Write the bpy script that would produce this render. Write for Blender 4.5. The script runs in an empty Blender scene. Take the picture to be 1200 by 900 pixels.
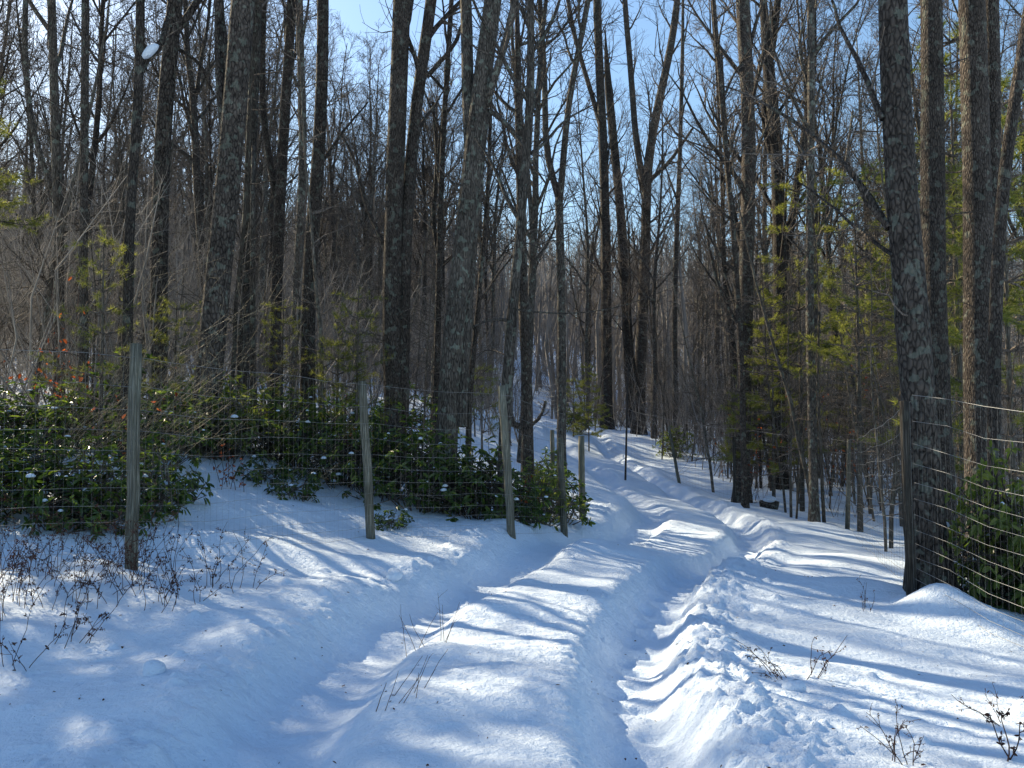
import bpy, math, random
import numpy as np
from mathutils import Vector, Matrix
R = math.radians
sc = bpy.context.scene
col = sc.collection

# ------------------------------------------------------------------ camera
EYE = 1.6
PITCH = math.atan(50/1000)
cd = bpy.data.cameras.new('camera'); cam = bpy.data.objects.new('camera', cd); col.objects.link(cam)
cam.location = (0, 0, EYE); cam.rotation_euler = (math.pi/2 + PITCH, 0, 0)
cd.sensor_width = 36; cd.lens = 30; cd.clip_start = .1; cd.clip_end = 3000
sc.camera = cam
# ------------------------------------------------------------------ light
SUN_AZ, SUN_EL = R(-47), R(33)
w = bpy.data.worlds.new('World'); sc.world = w; w.use_nodes = True
nt = w.node_tree; bg = nt.nodes['Background']
sky = nt.nodes.new('ShaderNodeTexSky'); sky.sky_type = 'NISHITA'; sky.sun_disc = False
sky.sun_elevation = SUN_EL; sky.sun_rotation = SUN_AZ
sky.air_density = 1.6; sky.dust_density = 1.1; sky.ozone_density = 5.5; sky.altitude = 300
nt.links.new(sky.outputs[0], bg.inputs[0]); bg.inputs[1].default_value = 0.095
sd = bpy.data.lights.new('sun', 'SUN'); sd.energy = 5.0; sd.angle = R(.5); sd.color = (1, .85, .60)
so = bpy.data.objects.new('sun', sd); col.objects.link(so)
SUN = Vector((math.sin(SUN_AZ)*math.cos(SUN_EL), math.cos(SUN_AZ)*math.cos(SUN_EL), math.sin(SUN_EL)))
so.rotation_euler = SUN.to_track_quat('Z', 'Y').to_euler(); so.location = (-20, 20, 30)
vs = sc.view_settings; vs.view_transform = 'Standard'; vs.look = 'None'; vs.gamma = 1; vs.use_curve_mapping = False
vs.exposure = 1.0
cy = sc.cycles
cy.max_bounces = 5; cy.diffuse_bounces = 3; cy.glossy_bounces = 2; cy.transmission_bounces = 3; cy.transparent_max_bounces = 4
cy.caustics_reflective = False; cy.caustics_refractive = False; cy.use_denoising = True; cy.denoiser = 'OPENIMAGEDENOISE'; cy.denoising_input_passes = 'RGB_ALBEDO_NORMAL'; cy.denoising_prefilter = 'ACCURATE'
cy.sample_clamp_indirect = 4

# ------------------------------------------------------------------ noise
_prm = np.random.RandomState(7).permutation(4096)
_gx = np.cos(np.arange(4096)*2.399963); _gy = np.sin(np.arange(4096)*2.399963)
def perlin(x, y, seed=0):
    x = np.asarray(x, float) + 1000.3 + seed*17.7; y = np.asarray(y, float) + 1000.7 + seed*31.1
    xi = np.floor(x).astype(np.int64); yi = np.floor(y).astype(np.int64)
    xf = x-xi; yf = y-yi
    u = xf*xf*xf*(xf*(xf*6-15)+10); v = yf*yf*yf*(yf*(yf*6-15)+10)
    def g(ix, iy, dx, dy):
        h = _prm[(_prm[ix & 4095] + iy) & 4095]
        return _gx[h]*dx + _gy[h]*dy
    a = g(xi, yi, xf, yf); b = g(xi+1, yi, xf-1, yf); c = g(xi, yi+1, xf, yf-1); d = g(xi+1, yi+1, xf-1, yf-1)
    return ((a*(1-u)+b*u)*(1-v) + (c*(1-u)+d*u)*v)*1.5
def fbm(x, y, o=3, seed=0):
    s = 0; a = 1
    for k in range(o):
        s = s + a*perlin(x*2**k, y*2**k, seed+k*5); a *= .5
    return s

# ------------------------------------------------------------------ terrain height
CP = np.array([(0,0,0),(0,4,0),(-2.4,4,.02),(2.4,4,-.08),(6,4,-.35),(-6,3,.25),(-3.45,7.8,.35),(-1.76,10.8,.17),(0,11.8,.18),
 (.82,13.7,-.11),(1.29,15.7,-.16),(-6,6.4,.42),(-4.8,12,1.02),(-5.1,9.5,.65),(-2.6,13,.56),(-1.2,30,2.1),(-.3,30,1.6),(-.9,17,.75),
 (.5,9,-.05),(1.6,12,-.15),(3.4,15.5,-.35),(4.2,19,-.45),(3.9,24,-.3),(3.7,27,-.02),(3,34,.62),(2.4,40,1.4),(2,46,1.97),(1,60,1.95),
 (4.16,9,-.22),(7.7,19.6,-.7),(6.2,23,-.5),(5.2,28,-.2),(2.2,38,1.65),(6,7.5,-.5),(9,10,-.9),(12,20,-1.0),(11.2,28,-.15),(12.6,36,.5),
 (-8,20,2.2),(-15,30,4.0),(-30,60,9.5),(-2.5,70,6.2),(-10,45,5.2),(-40,100,19),(0,110,14),(30,60,2.5),(50,100,11),(20,110,12),(-20,120,18),(80,120,11),(-70,120,22),(20,40,.7),(-20,10,2.0),
 (-12,8,1.2),(60,30,-3),(-60,30,10),(0,-10,0),(-20,-10,.8),(20,-10,-1.2),(-5,60,4.7),(7,60,2.1),(9,40,.9),(-5,30,2.7),(0,3,-.01),(0,2,0),(0,-3,0),
 (4.4,7,-.37),(8,14,-.8)])
_d = np.sqrt(((CP[:, None, :2]-CP[None, :, :2])**2).sum(2)+1.5)
_A = np.zeros((len(CP)+1,)*2); _A[:-1,:-1] = _d; _A[-1,:-1] = 1; _A[:-1,-1] = 1
_W = np.linalg.solve(_A, np.append(CP[:, 2], 0))
PC = np.array([(-.3,-5),(-.3,3),(-.27,4.4),(-.15,6.5),(.45,9),(1.6,12),(3.3,15.5),(4.15,19),(4.1,22),(3.75,26),(3.0,34),(2.1,45),(0,60),(-4,90)])
_py = np.linspace(-8, 95, 2100); _px = np.interp(_py, PC[:,1], PC[:,0]); _k = np.exp(-np.linspace(-2,2,61)**2); _k /= _k.sum()
_px = np.convolve(np.pad(_px, 30, 'edge'), _k, 'valid')
_ps = np.gradient(_px, _py)
rr = np.random.RandomState(3)
LUMP = []   # snow chunks pushed up beside the ruts: (x, y, radius, height)
def base_h(x, y):
    x = np.asarray(x, float); y = np.asarray(y, float)
    r = np.sqrt(x*x+y*y); s = np.minimum(1, 140/np.maximum(r, 1e-6)); X = x*s; Y = y*s
    z = np.full(X.shape, _W[-1])
    for (cx, cy_, _), wt in zip(CP, _W[:-1]):
        z = z + wt*np.sqrt((X-cx)**2+(Y-cy_)**2+1.5)
    return z
def H(x, y, detail=True):
    x = np.asarray(x, float); y = np.asarray(y, float)
    z = base_h(x, y)
    z = z + .10*fbm(x*.35, y*.35, 2, 1) + .05*perlin(x*.9, y*1.1, 4)
    c = np.interp(y, _py, _px); sl = np.interp(y, _py, _ps)
    s = (x-c)/np.sqrt(1+sl*sl); s = s + .07*perlin(y*.7, x*0+3, 9)
    near = np.clip((60-y)/25, 0, 1)
    g = lambda m, wd: np.exp(-np.abs((s-m)/wd)**3.6)
    rutR = g(.97, .32)*(.26+.04*perlin(y*1.3, x*0, 11)); rutL = g(-1.0, .40)*(.24+.04*perlin(y*1.1, x*0, 12))
    hump = np.exp(-(s/.7)**6)*.02
    ber = np.exp(-((s-1.55)/.22)**2)*(.055+.035*perlin(y*1.7, x*0+5, 13)) + np.exp(-((s+1.75)/.3)**2)*(.05+.03*perlin(y*1.4, x*0, 14))
    z = z + near*(hump - rutR - rutL + ber)
    # wind drifts, finer relief
    z = z + .018*fbm(x*1.3+y*.4, y*2.6, 3, 20)*np.clip((90-y)/40, 0, 1)
    # drift in front of the big tree and snowbank at the fence
    z = z + .24*np.exp(-(((x-4.25)/.34)**2+((y-8.6)/.28)**2)) + .16*np.exp(-(((x-4.45)/.35)**2+((y-8.2)/.4)**2))
    z = z + .16*np.exp(-(((x+5.2)/1.1)**2+((y-11.6)/.7)**2)) + .1*np.exp(-(((x+2.9)/1.3)**2+((y-9.4)/.35)**2))
    z = z - .10*np.exp(-((y-9.0-.16*x)/.55)**2)*np.clip((-x+.2)/1.0, 0, 1)*np.clip((x+5)/2, 0, 1)
    if detail:
        n = np.clip((30-y)/12, 0, 1)
        rough = np.exp(-((s-1.5)/.34)**2) + .8*np.exp(-((s-.66)/.18)**2) + .6*np.exp(-((s+1.45)/.3)**2) + .35*np.exp(-((s+.6)/.15)**2)
        ch = fbm(x*5.2, y*5.2, 3, 30); ch = np.abs(ch)-.25
        z = z + n*np.clip(rough, 0, 1)*(.017*ch+.022*perlin(x*11-y*4, y*10+x*5, 35)+.022*perlin(x*24+y*6, y*20, 36)) + n*np.clip(rough-.35,0,1)*.022*np.maximum(0, perlin(x*14, y*11, 33)-.12)*2
        pm = np.clip(perlin(x*.55, y*.7, 50)-.05, 0, .5)*2
        z = z + n*pm*(.016*perlin(x*6+y*2, y*9, 51)+.018*np.abs(perlin(x*15, y*19, 52)))
        z = z + n*.004*fbm(x*7+y*2, y*16, 2, 40)*np.clip((18-y)/6,0,1) - n*.02*np.maximum(0, perlin(x*1.1, y*4.5, 44)-.35)
    return z
def add_lumps(X, Y, Z, ys, xs):
    for (lx, ly, r, h) in LUMP:
        i0, i1 = np.searchsorted(ys, [ly-2.2*r, ly+2.2*r]); j0, j1 = np.searchsorted(xs, [lx-2.2*r, lx+2.2*r])
        if i1 > i0 and j1 > j0:
            a = X[i0:i1, j0:j1]-lx; b = Y[i0:i1, j0:j1]-ly
            Z[i0:i1, j0:j1] += h*np.exp(-((a*a+b*b)/(r*r))**1.6)
def c_at(y): return float(np.interp(y, _py, _px))
for k in range(900):
    y = 3.2+ (rr.rand()**1.5)*19; s = 1.25+abs(rr.randn())*.42
    r = .013+.034*rr.rand()**2.6; LUMP.append((c_at(y)+s, y, r, r*1.0))
for k in range(160):
    y = 3.2+rr.rand()*15; s = -1.45-abs(rr.randn())*.5
    r = .015+.035*rr.rand()**2; LUMP.append((c_at(y)+s, y, r, r*.9))
for k in range(60):     # boot and paw prints
    y = 3.6+k*.30+rr.rand()*.08; s = .97+(.09 if k % 2 else -.09)
    LUMP.append((c_at(y)+s, y, .10, -.055))
for k in range(90):
    x = 1.4+rr.rand()*4.2; y = 3.8+rr.rand()*6; LUMP.append((c_at(y)+x, y, .03+.04*rr.rand(), -.02))
for k in range(40):
    x = -2.2-rr.rand()*2.0; y = 4.2+rr.rand()*3; LUMP.append((x, y, .02+.04*rr.rand(), (-.015 if k%2 else .012)))

def ray(px, py):
    dx = (px-600)/1000; dy = (450-py)/1000
    return np.array([dx, math.cos(PITCH)-dy*math.sin(PITCH), math.sin(PITCH)+dy*math.cos(PITCH)])
def P(px, py, d):
    v = ray(px, py); v = v*(d/v[1]); return np.array([v[0], v[1], v[2]+EYE])
def h1(x, y): return float(H(np.array([x]), np.array([y]), False)[0])
def G(px, d, off=0):
    x = (px-600)/1000*d; return np.array([x, d, h1(x, d)+off])

# ------------------------------------------------------------------ mesh helpers
class MB:
    def __init__(self): self.g = {}; self.V = []; self.F4 = []; self.F3 = []; self.n = 0
    def tube(self, p, r, s=6): self.g.setdefault((len(p), s), []).append((p, r))
    def raw(self, v, quads=None, tris=None):
        v = np.asarray(v, float).reshape(-1, 3)
        if quads is not None and len(quads): self.F4.append(np.asarray(quads)+self.n)
        if tris is not None and len(tris): self.F3.append(np.asarray(tris)+self.n)
        self.V.append(v); self.n += len(v)
    def flush(self):
        for (n, s), L in self.g.items():
            Pt = np.array([a for a, _ in L], float); Rr = np.array([np.broadcast_to(b, (n,)) for _, b in L], float)
            T = np.gradient(Pt, axis=1); T /= np.linalg.norm(T, axis=2, keepdims=True)+1e-9
            m = np.abs(T.mean(1)); ref = np.zeros((len(L), 3)); ref[np.arange(len(L)), m.argmin(1)] = 1
            U = np.cross(T, ref[:, None, :]); U /= np.linalg.norm(U, axis=2, keepdims=True)+1e-9
            W_ = np.cross(T, U)
            a = np.arange(s)*2*math.pi/s
            ring = Pt[:, :, None, :] + Rr[:, :, None, None]*(np.cos(a)[None, None, :, None]*U[:, :, None, :] + np.sin(a)[None, None, :, None]*W_[:, :, None, :])
            base = np.arange(len(L))[:, None, None]*n*s; i = np.arange(n-1)[None, :, None]*s; j = np.arange(s)[None, None, :]; j2 = (j+1) % s
            q = np.stack([base+i+j, base+i+j2, base+i+s+j2, base+i+s+j], -1).reshape(-1, 4)
            self.raw(ring.reshape(-1, 3), quads=q)
            if s == 5 or s >= 8:
                c = np.arange(1, s-1)
                for (e, fl) in ((0, 1), (n-1, 0)):
                    b0 = np.arange(len(L))[:, None]*n*s + e*s
                    t = np.stack([b0+0*c, b0+c, b0+c+1], -1).reshape(-1, 3)
                    self.F3.append((t[:, ::-1] if fl else t)+self.n-len(ring.reshape(-1, 3)))
        self.g = {}
    def mesh(self, name, mat, smooth=True):
        self.flush()
        V = np.concatenate(self.V) if self.V else np.zeros((0, 3))
        f4 = np.concatenate(self.F4) if self.F4 else np.zeros((0, 4), int)
        f3 = np.concatenate(self.F3) if self.F3 else np.zeros((0, 3), int)
        me = bpy.data.meshes.new(name)
        me.vertices.add(len(V)); me.vertices.foreach_set('co', V.astype(np.float32).ravel())
        nl = len(f4)*4+len(f3)*3
        me.loops.add(nl); me.loops.foreach_set('vertex_index', np.concatenate([f4.ravel(), f3.ravel()]).astype(np.int32))
        me.polygons.add(len(f4)+len(f3))
        st = np.concatenate([np.arange(len(f4))*4, len(f4)*4+np.arange(len(f3))*3]).astype(np.int32)
        me.polygons.foreach_set('loop_start', st)
        me.update(calc_edges=True)
        me.polygons.foreach_set('use_smooth', np.full(len(me.polygons), smooth))
        me.materials.append(mat); me.validate(); return me
    def obj(self, name, mat, parent=None, smooth=True):
        o = bpy.data.objects.new(name, self.mesh(name, mat, smooth)); col.objects.link(o)
        if parent is not None: o.parent = parent
        return o
def empty(name, loc, label=None, cat=None, group=None, rz=0, s=1):
    o = bpy.data.objects.new(name, None); col.objects.link(o); o.location = [float(q) for q in loc]; o.rotation_euler = (0, 0, rz); o.scale = (s,)*3 if not isinstance(s, tuple) else s
    o.empty_display_size = .2
    return tag(o, label, cat, group)
def tag(o, label=None, cat=None, group=None, kind=None):
    for k, v in (('label', label), ('category', cat), ('group', group), ('kind', kind)):
        if v: o[k] = v
    return o
def copy_tree(o, kids=True):
    c = o.copy(); col.objects.link(c)
    if kids:
        for ch in o.children:
            d = ch.copy(); col.objects.link(d); d.parent = c
    return c

# ------------------------------------------------------------------ materials
def newmat(name):
    m = bpy.data.materials.new(name); m.use_nodes = True; n = m.node_tree; n.nodes.clear()
    out = n.nodes.new('ShaderNodeOutputMaterial'); return m, n, out
def N(n, t, **kw):
    x = n.nodes.new(t)
    for k, v in kw.items():
        if hasattr(x, k): setattr(x, k, v)
        else: x.inputs[k.replace('_', ' ')].default_value = v
    return x
def ramp(n, src, stops):
    r = n.nodes.new('ShaderNodeValToRGB'); e = r.color_ramp.elements
    while len(e) < len(stops): e.new(.5)
    for k, (p, c) in enumerate(stops): e[k].position = p; e[k].color = (*c, 1) if len(c) == 3 else c
    n.links.new(src, r.inputs[0]); return r
def bark_mat(name, dark, light, lichen=.0, zs=.16, fine=1.0, vary=.35):
    m, n, out = newmat(name); L = n.links.new
    b = N(n, 'ShaderNodeBsdfPrincipled'); b.inputs['Roughness'].default_value = .9; b.inputs['Specular IOR Level'].default_value = .2
    tc = N(n, 'ShaderNodeTexCoord'); mp = N(n, 'ShaderNodeMapping'); mp.inputs['Scale'].default_value = (1, 1, zs); L(tc.outputs['Object'], mp.inputs[0])
    v = N(n, 'ShaderNodeTexVoronoi', feature='DISTANCE_TO_EDGE'); v.inputs['Scale'].default_value = 26*fine; L(mp.outputs[0], v.inputs['Vector'])
    ns = N(n, 'ShaderNodeTexNoise'); ns.inputs['Scale'].default_value = 22*fine; ns.inputs['Detail'].default_value = 6; L(mp.outputs[0], ns.inputs['Vector'])
    big = N(n, 'ShaderNodeTexNoise'); big.inputs['Scale'].default_value = 2.3; big.inputs['Detail'].default_value = 3; L(tc.outputs['Object'], big.inputs['Vector'])
    mul = N(n, 'ShaderNodeMath', operation='MULTIPLY'); L(v.outputs['Distance'], mul.inputs[0]); mul.inputs[1].default_value = 2.2
    ad = N(n, 'ShaderNodeMath', operation='ADD'); L(mul.outputs[0], ad.inputs[0]); L(ns.outputs['Fac'], ad.inputs[1])
    sb = N(n, 'ShaderNodeMath', operation='SUBTRACT'); L(ad.outputs[0], sb.inputs[0]); sb.inputs[1].default_value = .22
    cr = ramp(n, sb.outputs[0], [(.15, dark), (.8, light)])
    mx = N(n, 'ShaderNodeMix', data_type='RGBA'); mx.blend_type = 'MIX'
    lc = N(n, 'ShaderNodeTexNoise'); lc.inputs['Scale'].default_value = 8.5; lc.inputs['Detail'].default_value = 5; L(tc.outputs['Object'], lc.inputs['Vector'])
    lr = ramp(n, lc.outputs['Fac'], [(.57, (0, 0, 0)), (.62, (lichen,)*3)])
    L(lr.outputs[0], mx.inputs[0]); L(cr.outputs[0], mx.inputs[6]); mx.inputs[7].default_value = (.24, .27, .22, 1)
    oi = N(n, 'ShaderNodeObjectInfo'); mr = N(n, 'ShaderNodeMapRange'); L(oi.outputs['Random'], mr.inputs[0]); mr.inputs[3].default_value = 1-vary; mr.inputs[4].default_value = 1+vary
    bm_ = N(n, 'ShaderNodeMath', operation='MULTIPLY'); L(mr.outputs[0], bm_.inputs[0])
    br = N(n, 'ShaderNodeMapRange'); L(big.outputs['Fac'], br.inputs[0]); br.inputs[1].default_value = .3; br.inputs[2].default_value = .7; br.inputs[3].default_value = .7; br.inputs[4].default_value = 1.25
    L(br.outputs[0], bm_.inputs[1])
    vm = N(n, 'ShaderNodeVectorMath', operation='SCALE'); L(mx.outputs[2], vm.inputs[0]); L(bm_.outputs[0], vm.inputs['Scale'])
    L(vm.outputs[0], b.inputs['Base Color'])
    bp = N(n, 'ShaderNodeBump'); bp.inputs['Strength'].default_value = 1; bp.inputs['Distance'].default_value = .03; L(sb.outputs[0], bp.inputs['Height']); L(bp.outputs[0], b.inputs['Normal'])
    L(b.outputs[0], out.inputs[0]); return m
def plain_mat(name, c, rough=.85, metal=0, c2=None, scale=20, bump=0, spec=.3):
    m, n, out = newmat(name); L = n.links.new
    b = N(n, 'ShaderNodeBsdfPrincipled'); b.inputs['Roughness'].default_value = rough; b.inputs['Metallic'].default_value = metal; b.inputs['Specular IOR Level'].default_value = spec
    tc = N(n, 'ShaderNodeTexCoord'); ns = N(n, 'ShaderNodeTexNoise'); ns.inputs['Scale'].default_value = scale; ns.inputs['Detail'].default_value = 4; L(tc.outputs['Object'], ns.inputs['Vector'])
    cr = ramp(n, ns.outputs['Fac'], [(.35, c), (.65, c2 or c)]); L(cr.outputs[0], b.inputs['Base Color'])
    if bump:
        bp = N(n, 'ShaderNodeBump'); bp.inputs['Distance'].default_value = bump; L(ns.outputs['Fac'], bp.inputs['Height']); L(bp.outputs[0], b.inputs['Normal'])
    L(b.outputs[0], out.inputs[0]); return m
def leaf_mat(name, stops, trans, tw=.4, gloss=.35, rough=.35):
    m, n, out = newmat(name); L = n.links.new
    ge = N(n, 'ShaderNodeNewGeometry'); cr = ramp(n, ge.outputs['Random Per Island'], stops)
    b = N(n, 'ShaderNodeBsdfPrincipled'); b.inputs['Roughness'].default_value = rough; b.inputs['Specular IOR Level'].default_value = gloss; L(cr.outputs[0], b.inputs['Base Color'])
    t = N(n, 'ShaderNodeBsdfTranslucent'); vm = N(n, 'ShaderNodeVectorMath', operation='MULTIPLY'); L(cr.outputs[0], vm.inputs[0]); vm.inputs[1].default_value = trans; L(vm.outputs[0], t.inputs[0])
    mx = N(n, 'ShaderNodeMixShader'); mx.inputs[0].default_value = tw; L(b.outputs[0], mx.inputs[1]); L(t.outputs[0], mx.inputs[2]); L(mx.outputs[0], out.inputs[0]); return m
M = {}
M['bark'] = bark_mat('dark_bark', (.014, .011, .009), (.115, .095, .08), .4, zs=.3, fine=1.4)
M['bark_grey'] = bark_mat('grey_bark', (.02, .017, .014), (.17, .148, .125), .7, zs=.22, fine=1.3)
M['bark_scaly'] = bark_mat('scaly_bark', (.009, .007, .006), (.12, .10, .085), .42, zs=.42, fine=.85)
M['twig'] = bark_mat('twig_bark', (.08, .066, .055), (.20, .17, .145), 0, fine=.8, vary=.4)
M['sapling'] = bark_mat('sapling_bark', (.05, .042, .034), (.19, .165, .135), .4, fine=1.4)
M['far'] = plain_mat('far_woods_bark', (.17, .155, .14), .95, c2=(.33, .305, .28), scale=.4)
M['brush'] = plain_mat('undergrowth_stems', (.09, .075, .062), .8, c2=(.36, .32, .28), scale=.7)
M['post'] = bark_mat('weathered_post_wood', (.10, .10, .075), (.26, .25, .20), .15, zs=.05, fine=1.6, vary=.15)
M['shaded_dark_post'] = bark_mat('shaded_dark_post_wood', (.035, .03, .026), (.10, .09, .075), .1, zs=.05, fine=1.6, vary=.1)  # darker post wood; beside the big tree the dark is painted shade
M['wire'] = plain_mat('galvanised_wire', (.2, .2, .2), .5, .5, (.34, .34, .33), 3, spec=.4)
M['steel'] = plain_mat('dark_steel', (.03, .03, .03), .6, .3, (.07, .055, .045), 15)
M['straw'] = leaf_mat('bleached_stem', [(0, (.20, .16, .10)), (1, (.42, .36, .25))], (1, .95, .8), .25, .3, .6)
M['weed'] = leaf_mat('dead_weed', [(0, (.035, .018, .016)), (1, (.11, .06, .045))], (1.4, .8, .5), .25, .2, .7)
M['laurel'] = leaf_mat('evergreen_leaf', [(0, (.018, .034, .011)), (.6, (.045, .075, .02)), (1, (.10, .13, .028))], (3.2, 3.4, 1.3), .42, .5, .33)
M['laurel_pale'] = leaf_mat('pale_evergreen_leaf', [(0, (.05, .075, .02)), (.6, (.10, .13, .03)), (1, (.16, .18, .045))], (2.6, 2.6, 1.2), .42, .4, .4)
M['needle'] = leaf_mat('pine_needle', [(0, (.06, .08, .026)), (1, (.18, .20, .065))], (2.6, 2.4, 1.3), .55, .25, .5)
M['deadleaf'] = leaf_mat('dead_leaf', [(0, (.16, .045, .02)), (1, (.40, .15, .06))], (1.8, 1.2, .8), .5, .2, .6)

def snow_mat():
    m, n, out = newmat('snow'); L = n.links.new
    b = N(n, 'ShaderNodeBsdfPrincipled'); b.inputs['Base Color'].default_value = (.86, .885, .92, 1); b.inputs['Roughness'].default_value = .62; b.inputs['Specular IOR Level'].default_value = .22
    tc = N(n, 'ShaderNodeTexCoord')
    a = N(n, 'ShaderNodeTexNoise'); a.inputs['Scale'].default_value = 24; a.inputs['Detail'].default_value = 8; a.inputs['Roughness'].default_value = .6; L(tc.outputs['Object'], a.inputs['Vector'])
    f = N(n, 'ShaderNodeTexNoise'); f.inputs['Scale'].default_value = 75; f.inputs['Detail'].default_value = 3; L(tc.outputs['Object'], f.inputs['Vector'])
    b1 = N(n, 'ShaderNodeBump'); b1.inputs['Distance'].default_value = .034; b1.inputs['Strength'].default_value = .8; L(a.outputs['Fac'], b1.inputs['Height'])
    b2 = N(n, 'ShaderNodeBump'); b2.inputs['Distance'].default_value = .006; b2.inputs['Strength'].default_value = .8; L(f.outputs['Fac'], b2.inputs['Height']); L(b1.outputs[0], b2.inputs['Normal'])
    L(b2.outputs[0], b.inputs['Normal'])
    cn = N(n, 'ShaderNodeTexNoise'); cn.inputs['Scale'].default_value = 2.5; cn.inputs['Detail'].default_value = 6; L(tc.outputs['Object'], cn.inputs['Vector'])
    cr = ramp(n, cn.outputs['Fac'], [(.3, (.665, .775, .91)), (.7, (.735, .83, .95))]); L(cr.outputs[0], b.inputs['Base Color'])
    L(b.outputs[0], out.inputs[0]); return m
M['snow'] = snow_mat()

# ------------------------------------------------------------------ ground
def grow_axis(a, b, f):
    v = [a]
    while v[-1] < b: v.append(v[-1]+f(v[-1]))
    return np.array(v)
ys = grow_axis(3.0, 800, lambda d: max(.017, .0022*d**1.35) if d < 60 else d*.03)
ys = np.concatenate([-grow_axis(.3, 60, lambda d: .3+d*.1)[::-1]+3, ys[0:]]); ys = np.unique(np.round(ys, 5))
xp = grow_axis(0, 700, lambda d: .024 if d < 3.6 else (.05 if d < 8 else d*.018 if d < 40 else d*.05))
xs = np.unique(np.concatenate([-xp[::-1], xp]))
X, Y = np.meshgrid(xs, ys); Z = H(X, Y); add_lumps(X, Y, Z, ys, xs)
ny, nx = X.shape; idx = np.arange(ny*nx).reshape(ny, nx)
q = np.stack([idx[:-1, :-1], idx[:-1, 1:], idx[1:, 1:], idx[1:, :-1]], -1).reshape(-1, 4)
b = MB(); b.raw(np.stack([X, Y, Z], -1).reshape(-1, 3), quads=q)
ground = b.obj('snowy_ground', M['snow']); tag(ground, kind='structure')
del X, Y, Z, q

# ------------------------------------------------------------------ tree growing
def unit(v): return v/(np.linalg.norm(v)+1e-9)
def at(path, t):
    n = len(path)-1; f = min(max(t, 0), .9999)*n; i = int(f); return path[i]+(path[i+1]-path[i])*(f-i), unit(path[i+1]-path[i])
def branch_path(rg, p0, d, L, n, wob, up):
    pts = [p0]; st = L/(n-1); v = d.copy()
    for k in range(n-1):
        v = unit(v + rg.normal(0, wob, 3) + np.array([0, 0, up])); pts.append(pts[-1]+v*st)
    return np.array(pts)
def side_dir(rg, t, ang, az=None):
    ref = np.array([0, 0, 1.]) if abs(t[2]) < .9 else np.array([1., 0, 0])
    u = unit(np.cross(t, ref)); v = np.cross(t, u); a = rg.uniform(0, 2*math.pi) if az is None else az
    return unit(t*math.cos(ang)+(u*math.cos(a)+v*math.sin(a))*math.sin(ang))
def sub(rg, mb, path, r0, L, level, dens, rmin):
    """branches and twigs along one limb"""
    if level == 0: return
    n = max(2, int(dens*rg.uniform(.7, 1.3)))
    for k in range(n):
        t = rg.uniform(.18, .97) if level > 1 else rg.uniform(.1, 1)
        p, tg = at(path, t)
        l = L*rg.uniform(.35, .62)*(1.15-.6*t)
        d = side_dir(rg, tg, rg.uniform(.5, 1.0))
        r = max(rmin, r0*(1-.75*t)*.5)
        nn = 4 if level == 1 else 5
        pp = branch_path(rg, p, d, l, nn, .17, .05)
        mb.tube(pp, np.linspace(r, rmin*.75, nn), 3 if level == 1 else 4)
        sub(rg, mb, pp, r, l, level-1, dens*.85, rmin)
def crown(rg, mbt, mbc, path, rad, n, t0, Lmax, dens=6, rmin=.005, levels=2, ang=(.45, .95), up=.10):
    for k in range(n):
        t = t0+(1-t0)*((k+rg.uniform(0, .9))/n)
        p, tg = at(path, t); r = float(np.interp(t, np.linspace(0, 1, len(rad)), rad))
        l = Lmax*rg.uniform(.6, 1.1)*(1.05-.65*(t-t0)/(1-t0+1e-6))
        rb = min(r*.6, .012*l+.02)
        d = side_dir(rg, tg, rg.uniform(*ang), k*2.4+rg.uniform(-.5, .5))
        pp = branch_path(rg, p-d*r*.4, d, l, 8, .11, up)
        mbt.tube(pp, np.linspace(rb, rmin, 8)**1.0, 6)
        sub(rg, mbc, pp, rb, l, levels, dens, rmin)
def smooth_path(pts, n):
    pts = np.array(pts, float); d = np.r_[0, np.cumsum(np.linalg.norm(np.diff(pts, axis=0), axis=1))]
    t = np.linspace(0, d[-1], n); q = np.stack([np.interp(t, d, pts[:, i]) for i in range(3)], 1)
    k = np.array([.25, .5, .25])
    for _ in range(3):
        e = q.copy()
        for i in range(3): e[1:-1, i] = np.convolve(q[:, i], k, 'valid')
        q = e
    return q
def knobbly(rg, path, amp=.02):
    n = len(path); o = path.copy()
    for i in range(2): o[:, i] += amp*np.convolve(rg.normal(0, 1, n+4), np.ones(5)/5, 'valid')*1.6
    return o

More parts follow.
